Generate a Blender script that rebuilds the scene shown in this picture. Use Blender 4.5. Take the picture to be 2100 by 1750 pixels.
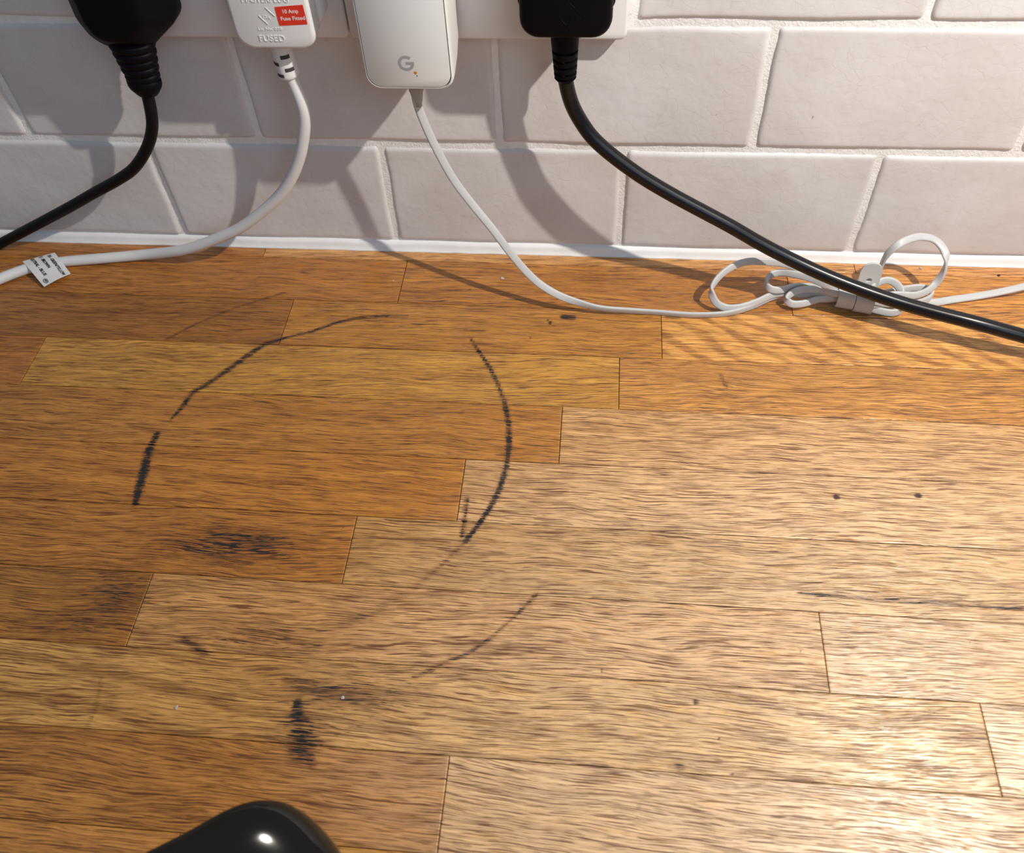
import bpy, math, random
import numpy as np
from mathutils import Vector, Matrix

# ------------------------------------------------------------------ camera, light, exposure
scene = bpy.context.scene
for o in list(bpy.data.objects):
    bpy.data.objects.remove(o)
COL = scene.collection
MM = 0.001

cam_data = bpy.data.cameras.new('camera')
cam = bpy.data.objects.new('camera', cam_data)
COL.objects.link(cam)
CR = Vector((0.99553019, 0.08563234, -0.039834))
CD = Vector((0.04285185, -0.7854169, -0.61748199))
CF = Vector((-0.08416272, 0.613015, -0.78557574))
CP = Vector((0.0, -0.41838, 0.36214))
m = Matrix((( CR.x, -CD.x, -CF.x, CP.x),
            ( CR.y, -CD.y, -CF.y, CP.y),
            ( CR.z, -CD.z, -CF.z, CP.z),
            (0, 0, 0, 1)))
cam.matrix_world = m
cam_data.sensor_fit = 'HORIZONTAL'
cam_data.sensor_width = 36.0
cam_data.lens = 1823.8 / 2100.0 * 36.0
cam_data.clip_start = 0.01
cam_data.clip_end = 20
cam_data.dof.use_dof = True
cam_data.dof.focus_distance = 0.46
cam_data.dof.aperture_fstop = 14.0
scene.camera = cam

world = bpy.data.worlds.new('world')
scene.world = world
world.use_nodes = True
bg = world.node_tree.nodes['Background']
bg.inputs[0].default_value = (0.64, 0.80, 1.0, 1)
bg.inputs[1].default_value = 0.18

def add_light(name, kind, loc, energy, color, **kw):
    d = bpy.data.lights.new(name, kind)
    d.energy = energy
    d.color = color
    for k, v in kw.items():
        setattr(d, k, v)
    o = bpy.data.objects.new(name, d)
    o.location = loc
    COL.objects.link(o)
    return o
# small bright spotlight above the right of the worktop
add_light('cabinet_spotlight', 'POINT', (0.312, -0.236, 0.540), 13.4, (1.0, 0.93, 0.84), shadow_soft_size=0.006)
# daylight from a window in the room behind the photographer
win = add_light('window_daylight', 'AREA', (1.1, -1.9, 1.5), 9.0, (0.72, 0.85, 1.0), shape='RECTANGLE', size=1.1, size_y=1.3)
win.rotation_euler = (Vector((0.0, 0.0, 0.0)) - Vector(win.location)).to_track_quat('-Z', 'Y').to_euler()

vs = scene.view_settings
vs.view_transform = 'Standard'
vs.look = 'None'
vs.exposure = 0.2
vs.gamma = 1.0
vs.use_curve_mapping = False

random.seed(7)
rng = np.random.default_rng(11)

# ------------------------------------------------------------------ traced points, millimetres
BLACK_R=[(-17.6,-20.0,126.0),(-14.6,-20.5,114.1),(-8.8,-21.5,103.1),(-1.8,-23.3,94.6),(18.5,-26.3,78.9),(37.0,-28.3,67.7),(55.9,-30.5,57.9),(72.2,-33.0,50.0),(88.8,-36.0,41.4),(108.0,-40.0,33.2),(126.8,-45.0,27.2),(146.4,-50.5,22.8),(165.1,-56.5,20.3),(183.1,-62.5,19.4),(200.8,-68.0,18.8),(225.3,-73.5,15.5),(245.2,-77.0,12.0),(272.9,-84.0,9.9)]
WHITE=[(-154.1,-20.0,127.2),(-150.9,-22.5,112.7),(-151.4,-23.0,104.6),(-153.8,-23.2,96.1),(-159.1,-23.0,82.5),(-167.1,-23.0,68.3),(-177.4,-23.0,55.7),(-189.1,-23.0,45.5),(-205.6,-23.0,33.1),(-221.5,-22.5,24.6),(-246.9,-21.0,13.1),(-279.6,-16.6,4.0),(-306.7,-20.6,3.4),(-330.4,-24.8,3.4),(-346.8,-30.8,3.4),(-361.1,-41.1,3.4),(-378.0,-58.1,3.4),(-397.8,-79.5,3.4)]
BLACK_L=[(-232.4,-20.0,116.9),(-233.9,-20.5,106.0),(-236.8,-20.5,96.7),(-243.6,-20.5,85.2),(-257.2,-20.0,70.5),(-271.2,-19.0,61.3),(-286.8,-18.0,52.8),(-307.4,-16.5,41.1),(-329.0,-14.5,29.2),(-351.3,-12.5,17.1),(-373.7,-11.5,5.5),(-388.4,-23.7,3.6),(-405.2,-41.4,3.6),(-430.5,-64.8,3.6)]
USB=[(-90.3,-30.0,124.2),(-90.0,-30.0,120.8),(-89.4,-29.5,115.2),(-85.1,-29.5,98.7),(-75.7,-31.5,75.7),(-66.0,-35.0,62.0),(-55.7,-39.5,49.8),(-46.6,-43.0,37.0),(-37.4,-45.5,25.0),(-29.2,-47.5,17.3),(-18.0,-50.0,11.5),(-6.9,-50.8,7.5),(4.2,-51.7,5.0),(20.9,-50.9,3.0),(37.4,-50.9,2.2),(56.5,-52.0,2.2),(76.1,-50.1,2.4),(90.5,-44.2,3.0),(102.4,-36.8,4.0),(109.7,-35.5,5.0),(122.4,-36.2,5.0),(140.2,-39.9,7.0),(155.4,-41.3,9.0),(165.1,-41.3,12.0),(177.6,-40.1,11.0),(184.9,-36.3,11.0),(189.0,-33.1,13.0),(191.7,-30.8,20.0),(191.8,-27.5,27.0),(189.8,-22.9,30.5),(185.4,-19.1,33.0),(179.0,-19.3,35.0),(172.4,-22.1,36.5),(164.2,-26.5,35.5),(160.0,-27.1,29.0),(159.2,-26.8,22.0),(158.5,-27.8,15.0),(147.7,-34.6,12.0),(132.1,-37.9,13.0),(123.2,-32.6,14.0),(113.1,-29.0,14.0),(104.7,-26.6,13.0),(99.2,-29.0,12.0),(97.3,-33.7,11.0),(99.6,-37.3,10.0),(105.7,-37.3,9.5),(113.5,-34.2,9.5),(124.1,-35.0,10.0),(136.5,-40.7,11.0),(150.8,-40.0,12.0),(158.1,-33.9,14.0),(163.0,-32.8,15.0),(167.8,-33.8,13.5),(171.1,-35.8,10.0),(170.4,-38.5,7.0),(158.6,-43.1,6.0),(146.0,-39.9,5.0),(134.5,-38.0,9.5),(125.8,-36.6,10.0),(116.0,-37.4,10.0),(111.0,-39.2,8.5),(108.8,-41.5,6.5),(111.3,-43.4,5.0),(118.0,-42.6,4.5),(128.0,-38.7,5.0),(138.3,-37.9,5.0),(157.5,-34.6,5.0),(174.8,-29.1,5.0),(184.0,-27.6,5.5),(189.0,-29.4,5.5),(190.2,-32.4,5.0),(186.9,-36.4,4.5),(176.6,-40.3,4.5),(158.0,-43.2,8.0),(143.3,-39.2,11.0),(129.3,-30.9,13.0),(118.2,-27.8,16.0),(107.8,-26.3,19.0),(95.4,-27.6,21.5),(84.8,-28.6,22.0),(75.9,-32.5,20.5),(68.8,-38.2,17.0),(66.1,-42.7,13.0),(68.8,-46.3,7.5),(74.3,-47.6,4.5),(82.2,-47.3,4.5),(92.8,-42.6,5.0),(103.1,-36.9,6.0),(116.6,-36.4,6.5),(133.7,-35.2,3.0),(149.1,-40.4,3.0),(159.4,-44.1,2.5),(167.0,-45.7,2.5),(171.2,-44.6,3.5),(168.7,-43.3,5.5),(158.9,-39.0,7.0),(152.2,-34.5,5.0),(161.1,-31.7,3.5),(174.2,-34.8,2.5),(191.1,-36.1,2.2),(199.8,-33.8,2.2),(215.1,-30.2,2.4),(228.7,-27.2,3.5),(241.8,-24.3,5.5),(263.8,-16.9,8.0)]
TAG=[(-350.4,-28.8,7.0),(-333.3,-20.0,7.0),(-319.8,-33.0,2.0),(-331.8,-45.2,2.0)]
STAINS={'arcR':[(-67.5,-74.4,0.5),(-60.8,-85.3,1),(-54.3,-95.9,2),(-48.6,-107.9,2),(-44.1,-119.6,2.5),(-40.7,-134.3,3),(-39.2,-148.5,3),(-39.5,-162.2,3),(-42.0,-177.0,3),(-46.1,-188.6,2.5),(-50.9,-198.5,2.5),(-54.8,-205.5,2)],'arcR2':[(-54.8,-205.5,2),(-65.5,-220.5,3),(-75.3,-231.2,4),(-89.0,-243.1,7),(-104.9,-252.5,8),(-121.0,-259.4,7),(-138.0,-262.3,5)],'arcL':[(-106.4,-58.0,1),(-122.1,-58.7,2),(-134.6,-60.8,2),(-146.6,-65.4,1.5),(-159.3,-73.0,1.5),(-172.3,-78.2,1),(-183.8,-83.8,3),(-191.3,-92.8,4),(-199.4,-103.8,4),(-207.4,-114.3,3.5),(-214.8,-121.7,3.5),(-217.7,-133.9,2.5),(-220.8,-140.8,1.2)],'arcL2':[(-224.9,-150.8,3),(-225.5,-162.1,5),(-223.8,-174.3,6),(-222.7,-184.8,5),(-221.1,-194.9,2.5)],'lineS':[(-57.0,-180.8,1.2),(-56.6,-196.2,2),(-56.8,-202.4,2.5)],'upL':[(-182.8,-41.7,1.2),(-193.4,-47.2,0.8),(-210.2,-56.2,0.8),(-229.6,-70.4,1),(-242.8,-83.5,1.2)],'spotT':[(-16.4,-54.6,4),(-10.8,-55.2,4)],'blot':[(-116.5,-287.7,5),(-113.9,-296.8,18),(-110.4,-302.7,22),(-111.5,-306.7,14),(-104.4,-313.0,4)],'blot2':[(-174.5,-263.0,3),(-166.5,-267.0,4),(-162.4,-269.5,3)],'arcD':[(-19.5,-231.3,2),(-29.5,-243.9,1),(-38.3,-253.8,1.6),(-47.1,-261.2,1.2),(-59.0,-267.5,2),(-68.7,-273.7,2)],'crackR':[(97.4,-222.9,1.2),(130.9,-224.3,1.4),(151.8,-224.1,1.6),(172.4,-224.2,1.6),(192.7,-224.5,1.8)],'vert1':[(-204.7,-283.1,1),(-202.1,-293.8,1),(-202.3,-304.2,1)],'rdash':[(70.1,-94.9,2),(72.7,-103.4,2)]}
BLOBS=[(-164.8,-215.0,44.5,12.9,1.0,0),(-212.1,-243.8,20.5,14.3,0.85,0),(-134.1,-260.2,47.6,9.0,0.65,0),(-102.9,-282.5,41.4,12.3,0.8,0),(-226.9,-259.4,31.3,6.9,0.75,0),(-111.5,-299.7,14.2,9.8,0.9,0),(41.5,-302.3,4.8,2.3,0.9,0),(38.3,-160.7,4.8,1.8,0.8,0),(120.4,-170.3,2.3,2.0,1,1),(158.9,-167.1,2.7,2.0,1,1),(-23.6,-59.7,1.7,1.9,1,1),(-25.4,-57.4,1.1,1.2,1,1),(-33.8,-72.0,1.4,1.5,0.8,1),(-98.3,-229.0,1.8,1.5,0.6,1),(10.8,-265.1,1.2,1.1,1,1),(49.6,-276.0,2.0,1.7,0.9,1),(62.3,-304.1,1.5,0.9,0.8,1),(26.1,-319.1,1.7,1.8,0.7,1),(202.6,-89.9,2.0,2.1,0.5,1),(-292.3,-158.4,4.7,1.6,0.6,1)]
CRUMBS=[(-54.2,-24.4,0.0),(-119.6,-29.3,0.0),(233.6,-9.8,0.0),(190.8,-1.9,0.0),(-97.6,-284.7,0.0),(-167.3,-293.8,0.0)]

# ------------------------------------------------------------------ helpers
def lin(r, g, b):
    f = lambda c: (c / 255 / 12.92) if c / 255 <= 0.04045 else ((c / 255 + 0.055) / 1.055) ** 2.4
    return (f(r), f(g), f(b), 1.0)

def mesh_obj(name, verts, faces, mat, parent=None, smooth=True, loc=(0, 0, 0)):
    me = bpy.data.meshes.new(name)
    me.from_pydata([tuple(v) for v in verts], [], [tuple(f) for f in faces])
    me.update()
    if smooth:
        me.polygons.foreach_set('use_smooth', [True] * len(me.polygons))
    if mat:
        me.materials.append(mat)
    o = bpy.data.objects.new(name, me)
    o.location = loc
    COL.objects.link(o)
    if parent:
        o.parent = parent
    return o

def thing(name, label, cat, loc=(0, 0, 0), group=None):
    o = bpy.data.objects.new(name, None)
    o.empty_display_size = 0.01
    o.location = loc
    COL.objects.link(o)
    o['label'] = label
    o['category'] = cat
    if group:
        o['group'] = group
    return o

def tag(o, label, cat, group=None):
    o['label'] = label
    o['category'] = cat
    if group:
        o['group'] = group
    return o

def fix_normals(o):
    import bmesh
    bm = bmesh.new()
    bm.from_mesh(o.data)
    bmesh.ops.recalc_face_normals(bm, faces=bm.faces)
    bm.to_mesh(o.data)
    bm.free()

def sharp(o, deg=35):
    o.data.set_sharp_from_angle(angle=math.radians(deg))

def catmull(P, n=8):
    P = [np.array(p, float) for p in P]
    Q = [2 * P[0] - P[1]] + P + [2 * P[-1] - P[-2]]
    out = []
    for i in range(1, len(Q) - 2):
        p0, p1, p2, p3 = Q[i - 1:i + 3]
        d1, d2, d3 = [max(np.linalg.norm(b - a), 1e-6) ** 0.5 for a, b in ((p0, p1), (p1, p2), (p2, p3))]
        m1 = (p1 - p0) / d1 - (p2 - p0) / (d1 + d2) + (p2 - p1) / d2
        m2 = (p2 - p1) / d2 - (p3 - p1) / (d2 + d3) + (p3 - p2) / d3
        m1 *= d2; m2 *= d2
        for k in range(n):
            t = k / n
            out.append((2*t**3 - 3*t**2 + 1) * p1 + (t**3 - 2*t**2 + t) * m1 + (-2*t**3 + 3*t**2) * p2 + (t**3 - t**2) * m2)
    out.append(P[-1])
    return np.array(out)

def smooth_path(P, it=2):
    P = P.copy()
    for _ in range(it):
        P[1:-1] = 0.25 * P[:-2] + 0.5 * P[1:-1] + 0.25 * P[2:]
    return P

def sweep(name, path_mm, section, mat, parent, wdir=None, cap=True):
    """section: list of (a, b) in mm; a along the width direction, b along the normal."""
    P = np.array(path_mm) * MM
    n, k = len(P), len(section)
    T = np.gradient(P, axis=0)
    T /= np.linalg.norm(T, axis=1)[:, None]
    verts = []
    ref = np.array([0., 1, 0]) if wdir is None else None
    A = None
    for i in range(n):
        if wdir is None:
            if A is None:
                A = ref - T[i] * (ref @ T[i])
            else:
                A = A - T[i] * (A @ T[i])
        else:
            A = np.array(wdir[i]) - T[i] * (np.array(wdir[i]) @ T[i])
        A = A / np.linalg.norm(A)
        B = np.cross(T[i], A)
        for a, b in section:
            verts.append(P[i] + (A * a + B * b) * MM)
    faces = []
    for i in range(n - 1):
        for j in range(k):
            faces.append((i*k + j, i*k + (j+1) % k, (i+1)*k + (j+1) % k, (i+1)*k + j))
    if cap:
        faces.append(tuple(range(k))[::-1])
        faces.append(tuple((n-1)*k + j for j in range(k)))
    o = mesh_obj(name, verts, faces, mat, parent)
    fix_normals(o)
    return o

def circle(r, k=18, ry=None):
    ry = ry or r
    return [(r * math.cos(2*math.pi*i/k), ry * math.sin(2*math.pi*i/k)) for i in range(k)]

def stadium(w, t, k=6):
    pts = []
    r = t / 2
    for i in range(k + 1):
        a = -math.pi/2 + math.pi * i / k
        pts.append((w/2 - r + r * math.cos(a), r * math.sin(a)))
    for i in range(k + 1):
        a = math.pi/2 + math.pi * i / k
        pts.append((-w/2 + r + r * math.cos(a), r * math.sin(a)))
    return pts

def rounded(corners, seg=7):
    """corners: [(x, z, r)] counter-clockwise; returns outline points."""
    out = []
    n = len(corners)
    for i in range(n):
        p = np.array(corners[i][:2], float); r = corners[i][2]
        a = np.array(corners[i-1][:2], float) - p; b = np.array(corners[(i+1) % n][:2], float) - p
        a /= np.linalg.norm(a); b /= np.linalg.norm(b)
        ang = math.acos(max(-1, min(1, a @ b)))
        t = r / math.tan(ang/2)
        c = p + (a + b) / np.linalg.norm(a + b) * r / math.sin(ang/2)
        s, e = p + a*t - c, p + b*t - c
        a0 = math.atan2(s[1], s[0]); a1 = math.atan2(e[1], e[0])
        da = (a1 - a0 + math.pi) % (2*math.pi) - math.pi
        for k in range(seg + 1):
            th = a0 + da * k / seg
            out.append(c + r * np.array([math.cos(th), math.sin(th)]))
    return np.array(out)

def box_outline(x0, x1, z0, z1, r, rt=None):
    rt = rt or r
    return rounded([(x0, z0, r), (x1, z0, r), (x1, z1, rt), (x0, z1, rt)])

def loft(name, sections, mat, parent, cap0=True, cap1=True, plane='xz'):
    """sections: [(depth, outline)] outlines with equal counts, mm."""
    k = len(sections[0][1])
    V, F = [], []
    for d, out in sections:
        for x, z in out:
            V.append((x*MM, d*MM, z*MM) if plane == 'xz' else (x*MM, z*MM, d*MM))
    for i in range(len(sections) - 1):
        for j in range(k):
            F.append((i*k + j, i*k + (j+1) % k, (i+1)*k + (j+1) % k, (i+1)*k + j))
    if cap0:
        F.append(tuple(range(k)))
    if cap1:
        F.append(tuple((len(sections)-1)*k + j for j in range(k))[::-1])
    o = mesh_obj(name, V, F, mat, parent)
    fix_normals(o)
    return o

def revolve(name, axis_pts, radii, mat, parent, k=28, squash=1.0):
    """rings round a bent axis; squash flattens the ring along the depth direction."""
    P = np.array(axis_pts, float)
    T = np.gradient(P, axis=0)
    T /= np.linalg.norm(T, axis=1)[:, None]
    V, F = [], []
    for i, r in enumerate(radii):
        A = np.array([1., 0, 0]); A = A - T[i] * (A @ T[i]); A /= np.linalg.norm(A)
        B = np.cross(T[i], A)
        for j in range(k):
            a = 2*math.pi*j/k
            V.append((P[i] + A*r*math.cos(a) + B*r*squash*math.sin(a)) * MM)
    n = len(radii)
    for i in range(n - 1):
        for j in range(k):
            F.append((i*k + j, i*k + (j+1) % k, (i+1)*k + (j+1) % k, (i+1)*k + j))
    F.append(tuple(range(k)))
    F.append(tuple((n-1)*k + j for j in range(k))[::-1])
    o = mesh_obj(name, V, F, mat, parent)
    fix_normals(o)
    return o

def text_obj(name, s, mat, parent, origin, ux, uy, height, width=None, extrude=0.05, align='LEFT', bold=0.0):
    """flat lettering: origin and axes in mm world space; ux = reading direction, uy = up."""
    cu = bpy.data.curves.new(name, 'FONT')
    cu.body = s
    cu.size = 1.0
    cu.offset = bold
    cu.align_x = 'LEFT'
    cu.resolution_u = 3
    tmp = bpy.data.objects.new('tmp_text', cu)
    COL.objects.link(tmp)
    bpy.context.view_layer.update()
    me = bpy.data.meshes.new_from_object(tmp.evaluated_get(bpy.context.evaluated_depsgraph_get()))
    bpy.data.objects.remove(tmp)
    n = len(me.vertices)
    co = np.zeros(n*3); me.vertices.foreach_get('co', co); co = co.reshape(-1, 3)
    x0, x1 = co[:, 0].min(), co[:, 0].max()
    sx = height / 0.7 if width is None else width / (x1 - x0)
    ux = np.array(ux, float); ux /= np.linalg.norm(ux)
    uy = np.array(uy, float); uy -= ux * (uy @ ux); uy /= np.linalg.norm(uy)
    nz = np.cross(ux, uy)
    xs = (co[:, 0] - x0) * sx
    if align == 'CENTER':
        xs -= xs.max() / 2
    W = np.array(origin) + xs[:, None]*ux + (co[:, 1] * height / 0.7)[:, None]*uy
    F = [tuple(p.vertices) for p in me.polygons]
    V = list((W + nz*extrude) * MM)
    # skirt along the outline so the letters have real thickness
    edges = {}
    for f in F:
        for a, b in zip(f, f[1:] + f[:1]):
            edges[(a, b)] = edges.get((a, b), 0) + 1
    base = list((W - nz*0.1) * MM)
    F2 = list(F)
    for (a, b) in edges:
        if (b, a) not in edges:
            F2.append((b, a, a + n, b + n))
    bpy.data.meshes.remove(me)
    return mesh_obj(name, V + base, F2, mat, parent, smooth=False)

# ------------------------------------------------------------------ materials
def new_mat(name):
    mt = bpy.data.materials.new(name)
    mt.use_nodes = True
    nt = mt.node_tree
    b = nt.nodes['Principled BSDF']
    return mt, nt, b

def plain(name, col, rough=0.4, spec=0.5, bump=0.0, bscale=800, var=0.06, vscale=60):
    mt, nt, b = new_mat(name)
    N, Lk = nt.nodes, nt.links
    tc = N.new('ShaderNodeTexCoord')
    nz = N.new('ShaderNodeTexNoise'); nz.inputs['Scale'].default_value = vscale; nz.inputs['Detail'].default_value = 4
    Lk.new(tc.outputs['Object'], nz.inputs['Vector'])
    mx = N.new('ShaderNodeMix'); mx.data_type = 'RGBA'
    mx.inputs['A'].default_value = tuple(c*(1-var) for c in col[:3]) + (1,)
    mx.inputs['B'].default_value = tuple(min(1, c*(1+var)) for c in col[:3]) + (1,)
    Lk.new(nz.outputs['Fac'], mx.inputs['Factor'])
    Lk.new(mx.outputs['Result'], b.inputs['Base Color'])
    b.inputs['Roughness'].default_value = rough
    b.inputs['Specular IOR Level'].default_value = spec
    if bump:
        n2 = N.new('ShaderNodeTexNoise'); n2.inputs['Scale'].default_value = bscale; n2.inputs['Detail'].default_value = 3
        Lk.new(tc.outputs['Object'], n2.inputs['Vector'])
        bp = N.new('ShaderNodeBump'); bp.inputs['Strength'].default_value = bump; bp.inputs['Distance'].default_value = 0.0004
        Lk.new(n2.outputs['Fac'], bp.inputs['Height'])
        Lk.new(bp.outputs['Normal'], b.inputs['Normal'])
    return mt

class G:
    """tiny node-graph helper"""
    def __init__(s, nt):
        s.nt = nt
    def n(s, t, **kw):
        x = s.nt.nodes.new(t)
        for k, v in kw.items():
            setattr(x, k, v)
        return x
    def link(s, a, b):
        s.nt.links.new(a, b)
    def _in(s, sock, v):
        if isinstance(v, (int, float)):
            sock.default_value = v
        elif isinstance(v, tuple):
            sock.default_value = v
        else:
            s.link(v, sock)
    def m(s, op, a, b=0.0, c=0.0, clamp=False):
        x = s.n('ShaderNodeMath', operation=op, use_clamp=clamp)
        for i, v in enumerate((a, b, c)):
            s._in(x.inputs[i], v)
        return x.outputs[0]
    def vec(s, x, y, z=0.0):
        c = s.n('ShaderNodeCombineXYZ')
        for i, v in enumerate((x, y, z)):
            s._in(c.inputs[i], v)
        return c.outputs[0]
    def noise(s, v, scale=1.0, detail=2.0, rough=0.5, dist=0.0):
        x = s.n('ShaderNodeTexNoise')
        s.link(v, x.inputs['Vector'])
        x.inputs['Scale'].default_value = scale
        x.inputs['Detail'].default_value = detail
        x.inputs['Roughness'].default_value = rough
        x.inputs['Distortion'].default_value = dist
        return x.outputs['Fac']
    def ramp(s, v, a, b, lo=0.0, hi=1.0):
        x = s.n('ShaderNodeMapRange', interpolation_type='SMOOTHSTEP')
        s._in(x.inputs['Value'], v)
        s._in(x.inputs['From Min'], a); s._in(x.inputs['From Max'], b)
        x.inputs['To Min'].default_value = lo; x.inputs['To Max'].default_value = hi
        return x.outputs['Result']
    def mix(s, f, a, b, mode='MIX'):
        x = s.n('ShaderNodeMix', data_type='RGBA', blend_type=mode)
        s._in(x.inputs['Factor'], f)
        s._in(x.inputs['A'], a); s._in(x.inputs['B'], b)
        return x.outputs['Result']
    def attr(s, name, kind='GEOMETRY'):
        return s.n('ShaderNodeAttribute', attribute_type=kind, attribute_name=name)

def wood_material():
    mt, nt, b = new_mat('oiled_oak')
    g = G(nt)
    tc = g.n('ShaderNodeTexCoord')
    oi = g.n('ShaderNodeObjectInfo')
    sep = g.n('ShaderNodeSeparateXYZ'); g.link(tc.outputs['Object'], sep.inputs[0])
    rnd = g.attr('seed', 'OBJECT').outputs['Fac']
    skew = g.attr('skew', 'OBJECT').outputs['Fac']
    bandf = g.attr('bands', 'OBJECT').outputs['Fac']
    bdir = g.attr('band_slope', 'OBJECT').outputs['Fac']
    pale = g.attr('pore', 'OBJECT').outputs['Fac']
    X0 = g.m('MULTIPLY_ADD', sep.outputs['X'], 1000.0, g.m('MULTIPLY', rnd, 3000.0))
    Y0 = g.m('MULTIPLY_ADD', sep.outputs['Y'], 1000.0, g.m('MULTIPLY', rnd, 1700.0))
    # wavy grain direction
    w1 = g.noise(g.vec(g.m('MULTIPLY', X0, 0.012), g.m('MULTIPLY', Y0, 0.03)), 1.0, 2)
    w2 = g.noise(g.vec(g.m('MULTIPLY', X0, 0.05), g.m('MULTIPLY', Y0, 0.09), 4.2), 1.0, 2)
    Y = g.m('ADD', g.m('MULTIPLY_ADD', X0, skew, Y0), g.m('ADD', g.m('MULTIPLY', w1, 11.0), g.m('MULTIPLY', w2, 1.2)))
    # broad tone
    tone = g.noise(g.vec(g.m('MULTIPLY', X0, 0.01), g.m('MULTIPLY', Y, 0.11), 1.0), 1.0, 3, 0.6)
    tone2 = g.noise(g.vec(g.m('MULTIPLY', X0, 0.03), g.m('MULTIPLY', Y, 0.5), 2.0), 1.0, 3, 0.6)
    blot = g.noise(g.vec(g.m('MULTIPLY', X0, 0.03), g.m('MULTIPLY', Y0, 0.05), 9.0), 1.0, 3, 0.55)
    # growth bands
    ph = g.m('ADD', g.m('ADD', g.m('MULTIPLY', Y, 0.42), g.m('MULTIPLY', X0, bdir)), g.m('MULTIPLY', g.noise(g.vec(g.m('MULTIPLY', X0, 0.014), g.m('MULTIPLY', Y0, 0.04), 6.0), 1.0, 2), 11.0))
    band = g.ramp(g.m('SINE', ph), -0.2, 0.95)
    band = g.m('MULTIPLY', g.m('MULTIPLY', band, bandf), g.ramp(tone2, 0.3, 0.62, 0.35, 1.0))
    # open pores: short dark dashes along the grain
    p1 = g.noise(g.vec(g.m('MULTIPLY', X0, 0.06), g.m('MULTIPLY', Y, 2.6), 3.37), 1.0, 1.0, 0.5)
    p2 = g.noise(g.vec(g.m('MULTIPLY', X0, 0.12), g.m('MULTIPLY', Y, 3.9), 5.41), 1.0, 1.0, 0.5)
    fib = g.noise(g.vec(g.m('MULTIPLY', X0, 0.035), g.m('MULTIPLY', Y, 3.8), 7.46), 1.0, 2.0, 0.75)
    lo = g.m('SUBTRACT', 0.62, g.m('MULTIPLY', band, 0.06))
    pores = g.ramp(p1, g.m('SUBTRACT', lo, g.m('MULTIPLY', pale, 0.10)), g.m('ADD', g.m('SUBTRACT', lo, g.m('MULTIPLY', pale, 0.10)), 0.08))
    pores2 = g.ramp(p2, g.m('SUBTRACT', lo, g.m('MULTIPLY', pale, 0.06)), g.m('ADD', lo, 0.06))
    pore = g.m('MAXIMUM', pores, g.m('MULTIPLY', pores2, 0.75))
    base = oi.outputs['Color']
    dark = g.mix(1.0, base, (0.60, 0.50, 0.40, 1), 'MULTIPLY')
    light = g.mix(1.0, base, (1.22, 1.24, 1.26, 1), 'MULTIPLY')
    c = g.mix(g.ramp(tone, 0.3, 0.7), light, base)
    c = g.mix(g.m('MULTIPLY', g.ramp(tone2, 0.42, 0.72), 0.45), c, dark)
    c = g.mix(g.m('MULTIPLY', g.ramp(blot, 0.5, 0.75), 0.28), c, dark)
    c = g.mix(g.m('MULTIPLY', band, 0.75), c, dark)
    c = g.mix(g.ramp(fib, 0.36, 0.66), g.mix(1.0, c, (1.18, 1.18, 1.18, 1), 'MULTIPLY'), g.mix(1.0, c, (0.70, 0.62, 0.54, 1), 'MULTIPLY'))
    # worn, greyed and paler from lost oil, plus gloss painted into the colour
    worn_gloss = g.attr('worn_gloss').outputs['Fac']
    wn = g.m('MULTIPLY', worn_gloss, g.ramp(g.noise(g.vec(g.m('MULTIPLY', X0, 0.05), g.m('MULTIPLY', Y, 0.35), 12.0), 1.0, 4, 0.65), 0.18, 0.55), clamp=True)
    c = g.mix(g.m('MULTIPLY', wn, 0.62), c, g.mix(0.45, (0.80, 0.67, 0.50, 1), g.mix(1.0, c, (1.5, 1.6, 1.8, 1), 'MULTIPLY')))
    pc = g.mix(1.0, base, (0.20, 0.11, 0.08, 1), 'MULTIPLY')
    c = g.mix(g.m('MULTIPLY', pore, 0.9), c, pc)
    # ink-black stains that soaked into the pores
    st = g.attr('stain').outputs['Fac']
    sp = g.noise(g.vec(g.m('MULTIPLY', X0, 0.11), g.m('MULTIPLY', Y, 2.7), 8.43), 1.0, 2, 0.6)
    thr = g.m('SUBTRACT', 0.75, g.m('MULTIPLY', st, 0.30))
    sm = g.m('MULTIPLY', g.ramp(sp, thr, g.m('ADD', thr, 0.07)), g.ramp(st, 0.02, 0.12))
    soak = g.m('MULTIPLY', g.ramp(st, 0.0, 1.0), 0.55)
    c = g.mix(soak, c, g.mix(1.0, c, (0.45, 0.34, 0.28, 1), 'MULTIPLY'))
    c = g.mix(sm, c, (0.012, 0.010, 0.010, 1))
    # knots, drips and rusty specks
    kn = g.attr('knot').outputs['Fac']
    c = g.mix(g.ramp(g.m('ADD', kn, g.m('MULTIPLY', g.m('SUBTRACT', p2, 0.5), 0.5)), 0.35, 0.75), c, (0.045, 0.014, 0.008, 1))
    g.link(c, b.inputs['Base Color'])
    rg = g.m('ADD', 0.26, g.m('ADD', g.m('MULTIPLY', pore, 0.25), g.m('MULTIPLY', g.ramp(fib, 0.3, 0.7), 0.10)))
    g.link(rg, b.inputs['Roughness'])
    b.inputs['Specular IOR Level'].default_value = 0.5
    bp = g.n('ShaderNodeBump')
    b.inputs['Coat Weight'].default_value = 0.35
    b.inputs['Coat Roughness'].default_value = 0.22
    bp.inputs['Strength'].default_value = 0.6
    bp.inputs['Distance'].default_value = 0.0003
    und = g.noise(g.vec(g.m('MULTIPLY', X0, 0.09), g.m('MULTIPLY', Y0, 0.35), 15.0), 1.0, 3)
    h = g.m('ADD', g.m('MULTIPLY', pore, -0.8), g.m('ADD', g.m('MULTIPLY', fib, 0.45), g.m('MULTIPLY', und, 0.9)))
    g.link(h, bp.inputs['Height'])
    g.link(bp.outputs['Normal'], b.inputs['Normal'])
    g.link(bp.outputs['Normal'], b.inputs['Coat Normal'])
    return mt

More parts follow.
